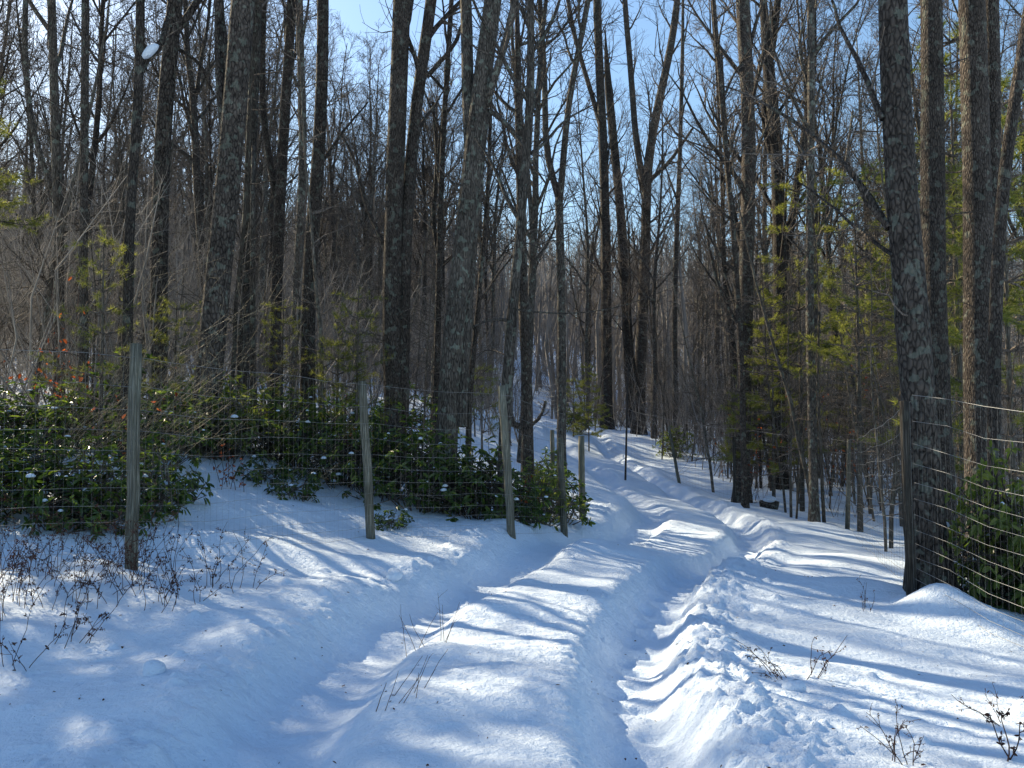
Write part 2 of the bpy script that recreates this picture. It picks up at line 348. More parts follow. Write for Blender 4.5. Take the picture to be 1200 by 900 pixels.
# ------------------------------------------------------------------ hero trees traced trunk by trunk
# each: label, depth, [(px,py) from the base up], width px at the bottom, width px at top of picture, total height, crown start, extra limbs
def hero(label, d, tr, w0, w1, Ht=17, t0=.35, nl=16, Lmax=4.5, extra=(), mat='bark', seed=1, dens=6, lean=0, flare=1.35, dy=0, grp=None, dead=0):
    rg = np.random.RandomState(seed+100)
    base = G(tr[0][0], d); top = P(tr[-1][0], tr[-1][1], d)
    pts = [base-np.array([0, 0, .15])]
    zs = [P(x, y, d) for x, y in tr[1:]]
    pts += [p for p in zs if p[2] > base[2]+.25]
    if Ht > 0:
        dirn = unit(unit(pts[-1]-pts[-2])+np.array([lean*.3, rg.uniform(-.1, .1), 1.2])); L = base[2]+Ht-pts[-1][2]
        if L > .5: pts += [pts[-1]+dirn*L*.5, pts[-1]+dirn*L*.5+unit(dirn+np.array([0, 0, .5]))*L*.5]
    n = 26; path = smooth_path(pts, n); path = knobbly(rg, path, .012)
    ztop = top[2]; z = path[:, 2]; r0 = w0*d/2000; r1 = w1*d/2000
    rad = np.interp(z, [base[2], ztop, max(base[2]+abs(Ht), ztop+.1)], [r0, r1, .02 if Ht > 0 else r1*.9])
    rad = rad*(1+(flare-1)*np.exp(-(z-base[2])/.35)); rad *= 1+rg.normal(0, .025, n)
    o = empty('bare_tree', base, label, 'tree', grp)
    off = base
    rad *= .93; mt, mc = MB(), MB()
    # densify for a round, slightly irregular trunk
    fine = smooth_path(path, 44); fr = np.interp(np.linspace(0, 1, 44), np.linspace(0, 1, n), rad)
    mt.tube(fine-off, fr, 14)
    if Ht > 0: crown(rg, mt, mc, path-off, rad, nl, t0-.04, Lmax, dens*(.68 if d < 20 else 1), .004)
    for k in range(dead):
        p, tg = at(path-off, rg.uniform(.12, t0+.1)); dd = side_dir(rg, tg, rg.uniform(1, 1.5)); pp = branch_path(rg, p, dd, rg.uniform(.5, 1.8), 5, .2, -.02)
        mc.tube(pp, np.linspace(.014, .004, 5), 4); sub(rg, mc, pp, .01, 1.2, 1, 4, .004)
    for ex in extra:        # (points, width px at start, width px at end, depth change over its length)
        ep, a, c, dd = ex[:4]; m = len(ep)
        q = np.array([P(x, y, d+dd*k/(m-1)) for k, (x, y) in enumerate(ep)])
        if ep[-1][1] < 15 and c > 4:      # a stem that leaves the frame goes on to its own top
            q = np.vstack([q, q[-1]+unit(unit(q[-1]-q[-2])+np.array([0, 0, .6]))*4.5])
            q = knobbly(rg, smooth_path(q, 16), .012); rd = np.linspace(a, c, 16)*d/2000; rd[-5:] *= np.linspace(1, .3, 5)
            mt.tube(q-off, rd, 8); crown(rg, mt, mc, q-off, rd, 7, .35, Lmax*.7, dens*(.68 if d < 20 else 1), .004)
        else:
            q = knobbly(rg, smooth_path(q, 14), .02); rd = np.linspace(a, c, 14)*d/2000
            mt.tube(q-off, rd, 7); sub(rg, mc, q-off, rd[0], np.linalg.norm(q[-1]-q[0])*.7, 2, 6, .005)
    mt.obj('trunk', M[mat], o); mc.obj('crown', M['twig'], o)
    return o

hero('big dark tree with pale lichen blotches standing at the end of the right wire fence', 9.25,
     [(1087,695),(1085,600),(1081,500),(1071,400),(1062,300),(1053,200),(1050,120),(1048,60),(1047,0)], 44, 34, 19, .5, 14, 5,
     [([(1040,268),(1010,215),(980,180),(940,147),(887,113),(850,100)], 9, 2, 1.5), ([(1035,140),(1012,85),(990,40),(975,0)], 8, 3.5, .8),
      ([(1037,262),(1015,240),(1000,210),(995,190)], 6, 2, -.4),([(1048,300),(1000,262),(960,230),(900,190)], 5, 1.5, 2)], 'bark_scaly', 1, 5, dead=2)
hero('straight dark trunk just right of and behind the big lichen blotched tree', 12.5, [(1103,640),(1101,480),(1095,300),(1094,150),(1093,0)], 30, 27, 19, .45, 12, 5, [], 'bark', 2, 5, dead=4)
hero('broad pale grey trunk behind the shrub at the right edge', 13, [(1150,640),(1146,500),(1150,300),(1143,150),(1138,0)], 40, 32, 20, .45, 12, 5,
     [([(1152,330),(1165,220),(1162,100),(1160,0)], 22, 18, .4)], 'bark', 3, 5, dead=5)  # dark bark put on this grey trunk in place of shade
hero('grey leaning tree bending out of the picture at the right edge', 11, [(1160,640),(1163,420),(1168,270),(1180,170),(1196,70),(1210,0)], 16, 14, 15, .5, 10, 4, [], 'bark', 4, 5)  # dark bark again stands in for shade on a grey tree
hero('tall dark tree right of the trail with one straight limbless stem', 24, [(868,600),(872,480),(875,300),(878,130),(870,0)], 19, 17, 20, .4, 18, 5.5,
     [([(873,300),(855,240),(848,130),(845,60)], 8, 4, 1)], 'bark', 5, 7, dead=10)
hero('dark forked tree behind the pale green pines right of the trail', 27, [(912,560),(913,420),(915,320),(910,160),(900,90)], 19, 15, 19, .35, 16, 5,
     [([(914,330),(928,270),(938,180),(955,100),(952,0)], 10, 9, 1), ([(911,200),(890,150),(905,60),(912,0)], 9, 8, .5)], 'bark', 6, 7)
hero('slim dark pair of stems left of the tall straight tree by the right fence', 22, [(872,580),(868,400),(862,300),(852,180),(846,100),(835,0)], 8, 6, 14, .4, 12, 3.5,
     [([(865,380),(838,330),(828,270)], 4, 2, .5)], 'bark', 7, 6)
hero('dark trunk left of centre with a slimmer grey stem rising from its right side', 15, [(466,520),(458,420),(459,330),(462,230),(466,120),(472,0)], 24, 22, 19, .45, 15, 5,
     [([(470,500),(472,400),(474,300),(482,170),(493,80),(507,0)], 17, 12, .3), ([(458,320),(447,280),(430,250),(415,185),(400,160)], 6, 3, .8), ([(500,90),(528,60),(545,20)], 6, 4, -.5)], 'bark', 8, 6, dead=4)
hero('massive light barked tree in the centre splitting into three stems near the top', 14.2, [(520,545),(526,430),(540,310),(551,220),(557,140),(566,70),(580,0)], 28, 22, 20, .5, 14, 5,
     [([(553,200),(549,140),(547,70),(545,0)], 15, 13, .3), ([(566,135),(580,95),(594,45),(606,0)], 9, 8, -.4), ([(573,130),(598,150),(616,180),(640,215)], 6, 2, -.8),
      ([(540,500),(541,430),(548,330),(560,210),(568,130)], 17, 15, .4)], 'bark_grey', 9, 6)
hero('leaning slim tree with a crook standing in the laurels beside the middle posts', 12.8, [(588,545),(590,470),(597,400),(606,300),(613,235),(621,170),(624,90),(622,0)], 16, 9, 15, .4, 14, 4,
     [([(610,260),(592,225),(575,190),(555,160)], 6, 2, .6), ([(600,362),(640,368),(690,367),(740,357),(800,332)], 2.6, .8, 3), ([(596,375),(572,375),(556,382)], 4, 2, -.5),
      ([(620,180),(640,165),(665,140),(700,120)], 5, 1.5, 1)], 'bark_grey', 10, 6, dead=4)
hero('dark stem with a low elbow branch behind the slim crooked tree', 17.5, [(619,540),(618,460),(615,400),(612,330),(611,240),(608,160)], 15, 11, 12, .5, 9, 3.5,
     [([(616,500),(600,500),(596,470),(600,430)], 8, 5, -.3), ([(619,505),(632,490),(640,470)], 5, 3, .3)], 'bark', 11, 6)
hero('slender dark tree tilting right beside the triple stemmed tree', 15.5, [(548,520),(552,450),(560,360),(568,280),(573,200)], 8, 5, 9, .3, 12, 2.6, [], 'bark', 12, 6)
hero('thin upright tree between the dark trunk and the triple stemmed tree', 18, [(508,500),(512,400),(515,250),(520,120),(530,0)], 9, 6, 15, .4, 12, 3.2, [([(514,300),(505,270),(512,200),(508,120)],6,4,.6)], 'bark', 13, 6)
hero('sinuous dark trunk left of centre rising behind the leaning wooden post', 16, [(362,530),(360,430),(361,320),(366,270),(374,200),(377,100),(378,0)], 19, 15, 18, .5, 13, 4.5,
     [([(372,200),(398,160),(430,120)], 5, 2, 1)], 'bark', 14, 6, dead=4)
hero('huge dark leaning oak whose base tilts left behind the laurels', 13.5, [(238,520),(243,430),(255,330),(266,230),(272,130),(282,60),(287,0)], 34, 29, 20, .5, 14, 5,
     [([(269,180),(259,120),(257,60),(256,0)], 13, 10, .4), ([(272,100),(262,60),(258,0)], 9, 8, .5)], 'bark_scaly', 15, 6, dead=4)
hero('grey trunk close on the right side of the huge leaning oak', 17, [(284,520),(285,400),(288,280),(294,170),(300,60),(302,0)], 15, 13, 18, .45, 12, 4.5, [], 'bark_grey', 16, 6)
hero('straight trunk halfway between the huge oak and the sinuous trunk', 19, [(322,520),(322,400),(327,250),(334,120),(343,0)], 15, 12, 18, .45, 13, 4.5, [([(328,250),(312,180),(305,100),(310,0)], 8, 6, .4)], 'bark', 17, 6)
hero('slim grey trunk leaning against its darker neighbour left of the middle', 21, [(344,520),(345,400),(350,280),(356,160),(352,60),(350,0)], 11, 9, 17, .45, 12, 4, [], 'bark_grey', 18, 6)
hero('thick textured trunk standing right behind the tall foreground post', 15, [(184,520),(186,430),(186,330),(189,200),(195,90),(205,0)], 21, 19, 19, .5, 13, 4.8,
     [([(204,40),(222,18),(235,0)], 9, 8, .3), ([(205,55),(235,75),(250,110)], 5, 3, .8)], 'bark_scaly', 19, 6, dead=4)
hero('broken topped forked tree carrying a lump of snow in its crotch', 11.6, [(150,560),(150,430),(150,330),(152,250),(160,140),(165,85),(164,0)], 14, 11, 13, .6, 8, 3.5,
     [([(163,85),(176,68),(190,45),(197,20)], 9, 7, .5)], 'bark', 20, 6)
hero('very dark narrow pole like trunk near the left side', 14, [(100,520),(99,400),(98,260),(100,120),(100,0)], 11, 9.5, 17, .55, 9, 4, [], 'bark', 21, 6)
hero('grey forked tree between the left edge and the narrow black trunk', 16, [(70,520),(69,400),(69,300),(66,180),(63,90),(60,0)], 13, 10, 17, .4, 14, 4.5,
     [([(68,240),(45,190),(30,120),(28,30),(30,0)], 7, 6, .6)], 'bark_grey', 22, 6, dead=3)
hero('twin crowned grey tree right of the trail crest', 46, [(711,490),(711,400),(710,300),(708,200),(703,100),(700,0)], 14, 10, 24, .35, 18, 5,
     [([(710,170),(690,100),(672,40),(665,0)], 6, 5, 1)], 'bark', 23, 7)
hero('dark spreading tree with upswept limbs right of the crest', 50, [(742,480),(735,380),(728,260),(720,170),(712,100)], 14, 10, 24, .35, 18, 5, [], 'bark', 24, 7)
hero('fan shaped tree dividing low into many rising limbs', 44, [(748,470),(752,380),(757,280),(758,190),(772,120),(790,40),(795,0)], 15, 9, 24, .3, 20, 5.5,
     [([(757,230),(745,170),(740,90),(732,0)], 8, 6, 1), ([(758,215),(785,190),(812,150)], 6, 3, 1)], 'bark', 25, 7)
hero('grey tree forking like a tuning fork beyond the crooked tree', 23, [(658,500),(658,400),(657,300),(655,232)], 12, 10, -2.0, .4, 0, 4,
     [([(656,236),(645,212),(637,170),(640,110),(632,0)], 8, 5, .5), ([(656,236),(661,190),(662,150),(672,80),(690,0)], 8, 5, -.5)], 'bark_grey', 26, 7)
hero('thin dark upright stem standing alone in open sky right of centre', 40, [(792,520),(790,400),(792,300),(797,180),(800,60)], 7, 5, 24, .45, 12, 3.5, [], 'bark', 27, 6)
hero('grey trunk half hidden behind the pines right of the trail', 20, [(952,560),(950,400),(948,250),(950,120),(950,0)], 11, 9, 17, .5, 12, 4, [([(950,300),(985,230),(1000,130)],5,3,1)], 'bark_grey', 28, 6)

# dead-topped grey trunk, modelled for a sunlit bit of trunk
mb = MB(); b0 = P(296, 250, 16.5); mb.tube(np.array([G(297,16.5)-b0, [0, 0, -.0], [-.01, 0, 1.35]]), np.array([.06, .05, .03]), 8)
sn = mb.obj('dead_snag', M['bark_grey']); sn.location = b0; tag(sn, 'sunlit grey trunk with a dead top beside the huge leaning oak', 'snag')

# ------------------------------------------------------------------ background bare trees (each its own, prototypes copied)
def proto_tree(seed, Ht, r, t0, nl, Lmax, dens, fork, mat, rmin=.006, curve=.5):
    rg = np.random.RandomState(seed); n = 16
    pth = [np.zeros(3)]; v = np.array([rg.normal(0, .04), rg.normal(0, .04), 1.])
    for k in range(n-1):
        v = unit(v+rg.normal(0, .035*curve*2, 3)*[1, 1, 0]+[0, 0, .1]); pth.append(pth[-1]+v*Ht/(n-1))
    pth = np.array(pth); rad = np.linspace(r, .025, n)**1.0; rad[0] *= 1.35; pth[0, 2] = -.25
    o = empty('bare_tree', (0, 0, 0)); mt, mc = MB(), MB(); mt.tube(pth, rad, 8)
    crown(rg, mt, mc, pth, rad, nl, t0, Lmax, dens, rmin)
    if fork:
        p, tg = at(pth, fork); d = side_dir(rg, tg, .35); q = branch_path(rg, p, d, Ht*(1-fork)*.85, 10, .06, .12); rq = np.linspace(r*(1-fork)*.8, .02, 10)
        mt.tube(q, rq, 7); crown(rg, mt, mc, q, rq, int(nl*.6), .25, Lmax*.8, dens, rmin)
    mt.obj('trunk', M[mat], o); mc.obj('crown', M['twig'], o)
    return o
protos = [proto_tree(11, 17, .13, .34, 20, 4.5, 10, 0, 'bark'), proto_tree(12, 18, .15, .36, 18, 4.8, 10, .42, 'bark_grey'), proto_tree(13, 15, .09, .3, 18, 3.4, 8, 0, 'bark'),
          proto_tree(14, 16, .12, .22, 22, 4.2, 10, .3, 'bark_grey'), proto_tree(15, 18, .18, .38, 18, 5.4, 10, .5, 'bark'), proto_tree(16, 14, .07, .25, 20, 3.0, 8, 0, 'bark_grey', curve=1)]
KIND = ['straight dark', 'forked grey', 'slim dark', 'low-forking grey', 'thick forked', 'crooked grey']
used = [False]*len(protos)
def path_gap(x, y): return abs(x-c_at(y))
PL = []
def place(i, x, y, s, rz, rec):
    o = protos[i] if not used[i] else copy_tree(protos[i]); used[i] = True
    o.location = (x, y, h1(x, y)-.05); o.scale = (s, s, s*rg0.uniform(.92, 1.1)); o.rotation_euler = (rg0.normal(0, .025), rg0.normal(0, .025), rz)
    PL.append((o, i, x, y, rec)); return o
rg0 = np.random.RandomState(21)
taken = []
def ok(x, y, dmin):
    for a, b_ in taken:
        if (a-x)**2+(b_-y)**2 < dmin*dmin: return False
    return True
cnt = 0
while cnt < 128:
    y = rg0.uniform(21, 64); f = rg0.uniform(-.66, .66); x = f*y
    if path_gap(x, y) < 3.2 and y < 60: continue
    if x > c_at(y) and y < 26 and x < 9.5: continue
    if x < 0 and x > -3.5 and y < 40 : continue
    if x < 0 and y < 24: continue
    dens_p = .7 if x < 0 else .8
    if rg0.rand() > dens_p: continue
    if not ok(x, y, 1.5): continue
    taken.append((x, y)); place(rg0.randint(0, 6), x, y, rg0.uniform(.75, 1.15), rg0.uniform(0, 6.28), 'in'); cnt += 1
# trees standing left of the frame, whose shadows fall over the trail
for (x, y, i, s) in [(-16,18,0,1),(-8.8,10.2,2,1),(-7.6,9.2,0,.9),(-11.3,12.2,1,1),(-18,17,4,1.1),(-9.8,9.6,3,.95),(-14,15.5,1,1),(-16,11,3,1.05),(-13,9,0,1),(-19,13,1,1),(-9.5,7.6,2,1),(-21,20,4,1.1),(-12,6,5,1)]:
    if ok(x, y, .8): place(i, x, y, s, rg0.uniform(0, 6.28), 'out')

# saplings
def proto_sapling(seed, Ht, r, n, L, dead):
    rg = np.random.RandomState(seed); k = 12
    v = np.array([rg.normal(0, .05), rg.normal(0, .05), 1.]); pth = [np.zeros(3)]
    for _ in range(k-1): v = unit(v+rg.normal(0, .05, 3)*[1, 1, 0]+[0, 0, .08]); pth.append(pth[-1]+v*Ht/(k-1))
    pth = np.array(pth); pth[0, 2] = -.2; o = empty('sapling', (0, 0, 0)); mt, mc = MB(), MB(); mt.tube(pth, np.linspace(r, .006, k), 6)
    for j in range(n):
        t = rg.uniform(.08 if dead else .25, .98); p, tg = at(pth, t); d = side_dir(rg, tg, rg.uniform(1.0, 1.5) if dead else rg.uniform(.5, 1.0)); l = L*rg.uniform(.4, 1)*(1.1-.6*t)
        q = branch_path(rg, p, d, l, 5, .16, -.01 if dead else .08); mc.tube(q, np.linspace(max(.006, r*.3), .0035, 5), 4); sub(rg, mc, q, .006, l, 1, 6, .0035)
    mt.obj('stem', M['sapling'], o); mc.obj('crown', M['twig'], o); return o
saps = [proto_sapling(31, 7, .035, 26, 1.5, False), proto_sapling(32, 9, .05, 34, 1.7, True), proto_sapling(33, 5, .025, 22, 1.1, False), proto_sapling(34, 6, .03, 40, 1.6, True), proto_sapling(35, 3.2, .016, 18, .8, False)]
SK = ['upright', 'tall', 'small', 'bristly', 'whippy']
sused = [False]*len(saps); SP = []
def place_sap(i, x, y, s):
    o = saps[i] if not sused[i] else copy_tree(saps[i]); sused[i] = True
    o.location = (x, y, h1(x, y)-.03); o.scale = (s, s, s); o.rotation_euler = (rg0.normal(0, .05), rg0.normal(0, .05), rg0.uniform(0, 6.28)); SP.append((o, i, x, y)); return o
for (px, d, i, s) in [(953,20.5,1,1.2),(963,20,0,1.3),(925,21,0,1.0),(919,22,3,1.1),(1035,15.5,3,1),(1040,16.5,1,.9),(835,26,1,1),(686,41,0,1.1),(697,42,0,1),(930,20.8,2,1.1),(935,24,3,1),(1000,24,3,1.2),(985,27,1,1.1),(1022,21,3,1.1),(890,27,1,.9),(810,33,0,1),(775,34,3,1)]:
    x = (px-600)/1000*d; place_sap(i, x, d, s)
c2 = 0
while c2 < 272:
    side = rg0.rand()
    if side < .68:
        y = rg0.uniform(13, 42); x = c_at(y)+rg0.uniform(3.4, 17)
        if y < 22 and x < 4.5+(y-9)*.34+.4: continue
        if x > .62*y: continue
    else:
        y = rg0.uniform(14, 45); x = -rg0.uniform(.02, .62)*y
        if c_at(y)-x < 3.4: continue
    if not ok(x, y, .35): continue
    taken.append((x, y)); place_sap(rg0.randint(0, 5), x, y, rg0.uniform(.7, 1.2)); c2 += 1

# far woods: past what one could count
def far_mass(name, n, dens_fn, hmin, hmax, tw, seed, mat, rscale=1, ln=.05):
    rg = np.random.RandomState(seed); mb = MB(); k = 0; xs_, ys_ = [], []
    while len(xs_) < n:
        x, y = dens_fn(rg)
        if x is None: continue
        xs_.append(x); ys_.append(y)
    zz = H(np.array(xs_), np.array(ys_), False)
    for x, y, z in zip(xs_, ys_, zz):
        h = rg.uniform(hmin, hmax); b0 = np.array([x, y, z-.2]); tp = b0+np.array([rg.normal(0, ln*h), rg.normal(0, ln*h), h*rg.uniform(.8, 1)]); md = (b0+tp)/2+rg.normal(0, .02*h+ln*h*.2, 3)
        pth = np.array([b0, md, tp]); r = (h*.011+.01)*rscale
        mb.tube(pth, [r, r*.7, r*.2], 4)
        for j in range(tw):
            t = rg.uniform(.06, .98); p, tg = at(pth, t); l = h*rg.uniform(.1, .26)*(1.1-.5*t); d = side_dir(rg, tg, rg.uniform(.4, 1.2))
            q = np.array([p, p+d*l*.5, p+d*l+np.array([0, 0, l*.25])]); mb.tube(q, [r*.22, r*.15, r*.09], 3)
            for m in range(2):
                p2, t2 = at(q, rg.uniform(.3, 1)); d2 = side_dir(rg, t2, rg.uniform(.4, .9)); mb.tube(np.array([p2, p2+d2*l*.5]), [r*.13, r*.07], 3)
    o = mb.obj(name, M[mat]); tag(o, kind='stuff'); return o
def fw(rg):
    y = 50+90*rg.rand()**.7; x = rg.uniform(-.74, .72)*y
    if abs(x-c_at(min(y, 90))) < 2.5 and y < 70: return None, None
    return x, y
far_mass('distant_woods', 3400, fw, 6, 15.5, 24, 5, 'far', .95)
def br(rg):
    y = 13+56*rg.rand()**.9; x = rg.uniform(-.7, .7)*y
    c = c_at(y)
    if -3.0 < x-c < 3.6 and y < 62: return None, None
    if -8 < x-c < 0 and y < 26: return None, None
    if y < 19 and x > -6.2: return None, None
    if 0 < x-c < 5.5 and y < 26: return None, None
    return x, y
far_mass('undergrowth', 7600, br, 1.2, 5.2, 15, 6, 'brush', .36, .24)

# ------------------------------------------------------------------ evergreen shrubs
def leaf_geo(C, D, Nn, L, Wd, fold=.25):
    """C base points, D unit directions, Nn normals"""
    S = np.cross(D, Nn); S /= np.linalg.norm(S, axis=1, keepdims=True)+1e-9; U = np.cross(S, D)
    L = L[:, None]; Wd = Wd[:, None]
    b_ = C; t = C+D*L-U*L*.12; f = U*Wd*fold
    l1 = C+D*L*.33+S*Wd*.5+f; l2 = C+D*L*.72+S*Wd*.42+f-U*L*.06; r1 = C+D*L*.33-S*Wd*.5+f; r2 = C+D*L*.72-S*Wd*.42+f-U*L*.06
    V = np.stack([b_, l1, l2, t, r2, r1], 1).reshape(-1, 3); i = np.arange(len(C))[:, None]*6
    q = np.concatenate([i+np.array([[0, 1, 2, 3]]), i+np.array([[0, 3, 4, 5]])]); return V, q
def shrub(seed, rx, h, ncl, leaf=.12, wd=.044, droop=.6, mat='laurel', snow=10, per=7):
    rg = np.random.RandomState(seed); o = empty('evergreen_shrub', (0, 0, 0)); ms, ml, mn = MB(), MB(), MB(); C, D, Nn, Ls = [], [], [], []
    tips = []
    for k in range(ncl):
        a = rg.uniform(0, 6.28); e = rg.rand()**.6; rr_ = rx*e*rg.uniform(.75, 1.1); zz = h*(.12+.88*rg.rand()**.75)*math.sqrt(max(.05, 1-(e*.85)**2))
        tip = np.array([math.cos(a)*rr_, math.sin(a)*rr_, zz*(1+.18*math.sin(3*a+seed))]); tips.append(tip)
        b0 = np.array([math.cos(a)*rr_*.25, math.sin(a)*rr_*.25, -.05]) if k % 3 == 0 or k < 12 else tips[rg.randint(0, k)]*.75
        md = (b0+tip)/2+rg.normal(0, .06, 3); ms.tube(np.array([b0, md, tip]), [.011, .007, .004], 4)
        ax = unit(unit(tip-md)+np.array([0, 0, .5]))
        for j in range(rg.randint(per-3, per+3)):
            d = side_dir(rg, ax, rg.uniform(.7, 1.5)); d = unit(d+np.array([0, 0, -droop*rg.uniform(.2, 1.6)])); n_ = unit(ax+rg.normal(0, .45, 3)); n_ = unit(n_-d*np.dot(n_, d))
            C.append(tip-ax*rg.uniform(0, .05)); D.append(d); Nn.append(n_); Ls.append(leaf*rg.uniform(.65, 1.2))
        if k < snow:
            s_ = rg.uniform(.018, .055); th = np.linspace(0, 2*math.pi, 8)[:-1]; v = [tip+np.array([0, 0, .03+s_*.55])]
            for q_, zq in ((.6, .4), (1, 0), (.8, -.25)):
                v += [tip+np.array([math.cos(t)*s_*q_*rg.uniform(.8, 1.2), math.sin(t)*s_*q_, .03+s_*zq]) for t in th]
            quads = [(1+r_*7+i, 1+r_*7+(i+1) % 7, 8+r_*7+(i+1) % 7, 8+r_*7+i) for r_ in range(2) for i in range(7)]
            mn.raw(v, quads, [(0, 1+(i+1) % 7, 1+i) for i in range(7)]+[(15, 15+i, 15+i+1) for i in range(1, 6)])
    C, D, Nn, Ls = map(np.array, (C, D, Nn, Ls)); V, q = leaf_geo(C, D, Nn, Ls, Ls*wd/leaf); ml.raw(V, quads=q)
    ms.obj('stems', M['sapling'], o); ml.obj('leaves', M[mat], o, smooth=False)
    if snow: mn.obj('snow_clumps', M['snow'], o)
    return o
shr = [shrub(41, 1.05, 1.3, 150, snow=16), shrub(42, .9, 1.05, 115, snow=10), shrub(43, 1.15, 1.45, 165, leaf=.125, snow=22), shrub(44, .65, .85, 80, leaf=.10, wd=.036, snow=5),
       shrub(45, .85, 1.2, 130, leaf=.115, wd=.042, mat='laurel_pale', snow=5), shrub(46, .6, .55, 45, snow=6)]
shu = [False]*len(shr)
def put_shrub(i, px, d, s, label, sz=None):
    o = shr[i] if not shu[i] else copy_tree(shr[i]); shu[i] = True
    g_ = G(px, d); o.location = (g_[0], g_[1], g_[2]-.06); o.scale = (s, s, sz or s); o.rotation_euler = (0, 0, rg0.uniform(0, 6.28)); tag(o, label, 'shrub', 'broadleaf evergreen shrubs'); return o
for a in [(0,-25,8.9,.85,'tall glossy evergreen shrub cut off by the left picture edge',.68),(2,38,9.6,.82,'broad dark evergreen shrub dotted with snow behind the fence at far left',.62),
          (0,100,9.4,.82,'dark evergreen shrub with snow lumps left of the tallest foreground post',.68),(3,158,9.9,1.1,'small evergreen shrub directly behind the tallest foreground post'),
          (5,70,8.9,1.0,'low snow pressed evergreen clump at the foot of the left shrub bank',1.1),(5,125,9.0,.9,'low drooping evergreen tuft near the tallest post',.9),(5,195,10.6,1.0,'low evergreen sprig just right of the tallest post',1.0),
          (2,-10,11.8,1.15,'rear evergreen shrub looming over the left shrub bank',.7),(0,75,12,1.05,'second row evergreen shrub behind the snow dotted one',.72),
          (3,222,13.2,1.2,'thin dark evergreen shrub beyond the small snowbank'),(1,185,11.6,.9,'dark evergreen shrub behind and right of the tallest post'),(4,238,14.6,1.1,'pale evergreen shrub half buried in bleached brush'),(0,150,12.8,1.0,'evergreen shrub of the rear row behind the tallest post'),(4,268,13.4,1.15,'yellow green evergreen shrub lit from behind left of the leaning post'),(4,312,14.2,1.1,'pale evergreen shrub between the huge oak and the leaning post'),
          (1,350,14.0,1.15,'dark evergreen shrub below the sinuous trunk'),(0,395,13.6,.95,'evergreen shrub just left of the leaning post'),(5,310,12.6,.8,'small leafless looking evergreen sprig poking from the snow left of the leaning post'),(5,350,12.3,.8,'low evergreen sprig in snow beside the leaning post'),
          (0,445,13.2,1.0,'dense evergreen shrub just right of the leaning post'),(1,492,13.0,1.15,'dark evergreen shrub below the two stemmed trunk'),(2,535,13.4,.85,'evergreen shrub at the foot of the triple stemmed tree'),
          (1,565,12.9,1.1,'dark low evergreen shrub left of the crooked tree'),(4,628,14.0,.95,'bright green evergreen shrub right of the crooked tree by the gate posts'),(3,655,15.2,1.15,'evergreen shrub behind the short gate post'),
          (0,470,16,1.1,'evergreen shrub of the rear row behind the two stemmed trunk'),(1,410,16.5,1.1,'rear evergreen shrub left of the two stemmed trunk'),(3,640,17.5,1.0,'snow flecked evergreen sprig rising behind the bright green shrub'),
          (5,462,11.6,.6,'tiny evergreen tuft in snow right of the leaning post'),(5,600,12.9,1.0,'low evergreen clump at the base of the crooked tree'),
          (4,1165,9.0,.80,'glossy green shrub behind the wires right of the big lichen tree',1.45),(4,1225,8.8,.9,'tall glossy shrub filling the right picture edge behind the wires',1.45),(1,1160,10.4,1.1,'dark evergreen shrub in the shade behind the big lichen tree'),(5,1215,8.9,1.2,'low snow covered evergreen clump at the foot of the right edge shrubs'),(5,1160,9.3,.9,'low evergreen clump beside the drift under the big lichen tree'),
          (4,790,34.5,1.1,'pale leaved shrub behind the slanted far post'),(4,676,37,1.1,'bright yellow green shrub at the far end of the trail')]:
    put_shrub(*a[:5], *(a[5:]))

# ------------------------------------------------------------------ pines
def pine(seed, h, reach, gap, nb, tufts, nl=.07, z0=.25, r=.03, flat=.0, wn=.0022):
    rg = np.random.RandomState(seed); o = empty('young_pine', (0, 0, 0)); mt, mb_, mn = MB(), MB(), MB()
    tr = np.array([[0, 0, -.15], [.02*h*.3, 0, h*.5], [0, .01, h]]); mt.tube(smooth_path(tr, 8), np.linspace(r, .006, 8), 6)
    z = h*z0; C, D = [], []
    while z < h*.99:
        f = 1-(z/h)*.85; a0 = rg.uniform(0, 6.28)
        for k in range(nb):
            if rg.rand() < .22: continue
            a = a0+k*6.28/nb+rg.normal(0, .2); d = unit(np.array([math.cos(a), math.sin(a), rg.uniform(.05, .4)-flat])); l = reach*f*rg.uniform(.55, 1.1)
            q = branch_path(rg, np.array([0, 0, z]), d, l, 6, .09, .03); mb_.tube(q, np.linspace(max(.006, r*.35), .003, 6), 4)
            for j in range(max(3, int(tufts*l/reach))):
                t = rg.uniform(.35, 1); p, tg = at(q, t); dd = unit(side_dir(rg, tg, rg.uniform(.2, .9))*np.array([1, 1, .5])+[0, 0, .1]); ll = rg.uniform(.1, .28)*max(1, reach/1.6)
                e = p+dd*ll; mb_.tube(np.array([p, e]), [.003, .002], 3)
                for m in range(3): C.append(p+dd*ll*(.4+.3*m)); D.append(dd)
        z += gap*rg.uniform(.8, 1.2)
    C = np.array(C); D = np.array(D); K = 19; n = len(C)*K; Cc = np.repeat(C, K, 0); Dd = np.repeat(D, K, 0)
    V = Dd*.7+rg.normal(0, .55, (n, 3)); V /= np.linalg.norm(V, axis=1, keepdims=True); S = np.cross(V, rg.normal(0, 1, (n, 3))); S /= np.linalg.norm(S, axis=1, keepdims=True)
    L = nl*rg.uniform(.7, 1.2, (n, 1)); W2 = np.full((n, 1), wn)
    vv = np.stack([Cc-S*W2, Cc+S*W2, Cc+V*L], 1).reshape(-1, 3); mn.raw(vv, tris=np.arange(n*3).reshape(-1, 3))
    mt.obj('trunk', M['sapling'], o); mb_.obj('boughs', M['twig'], o); mn.obj('needles', M['needle'], o, smooth=False); return o
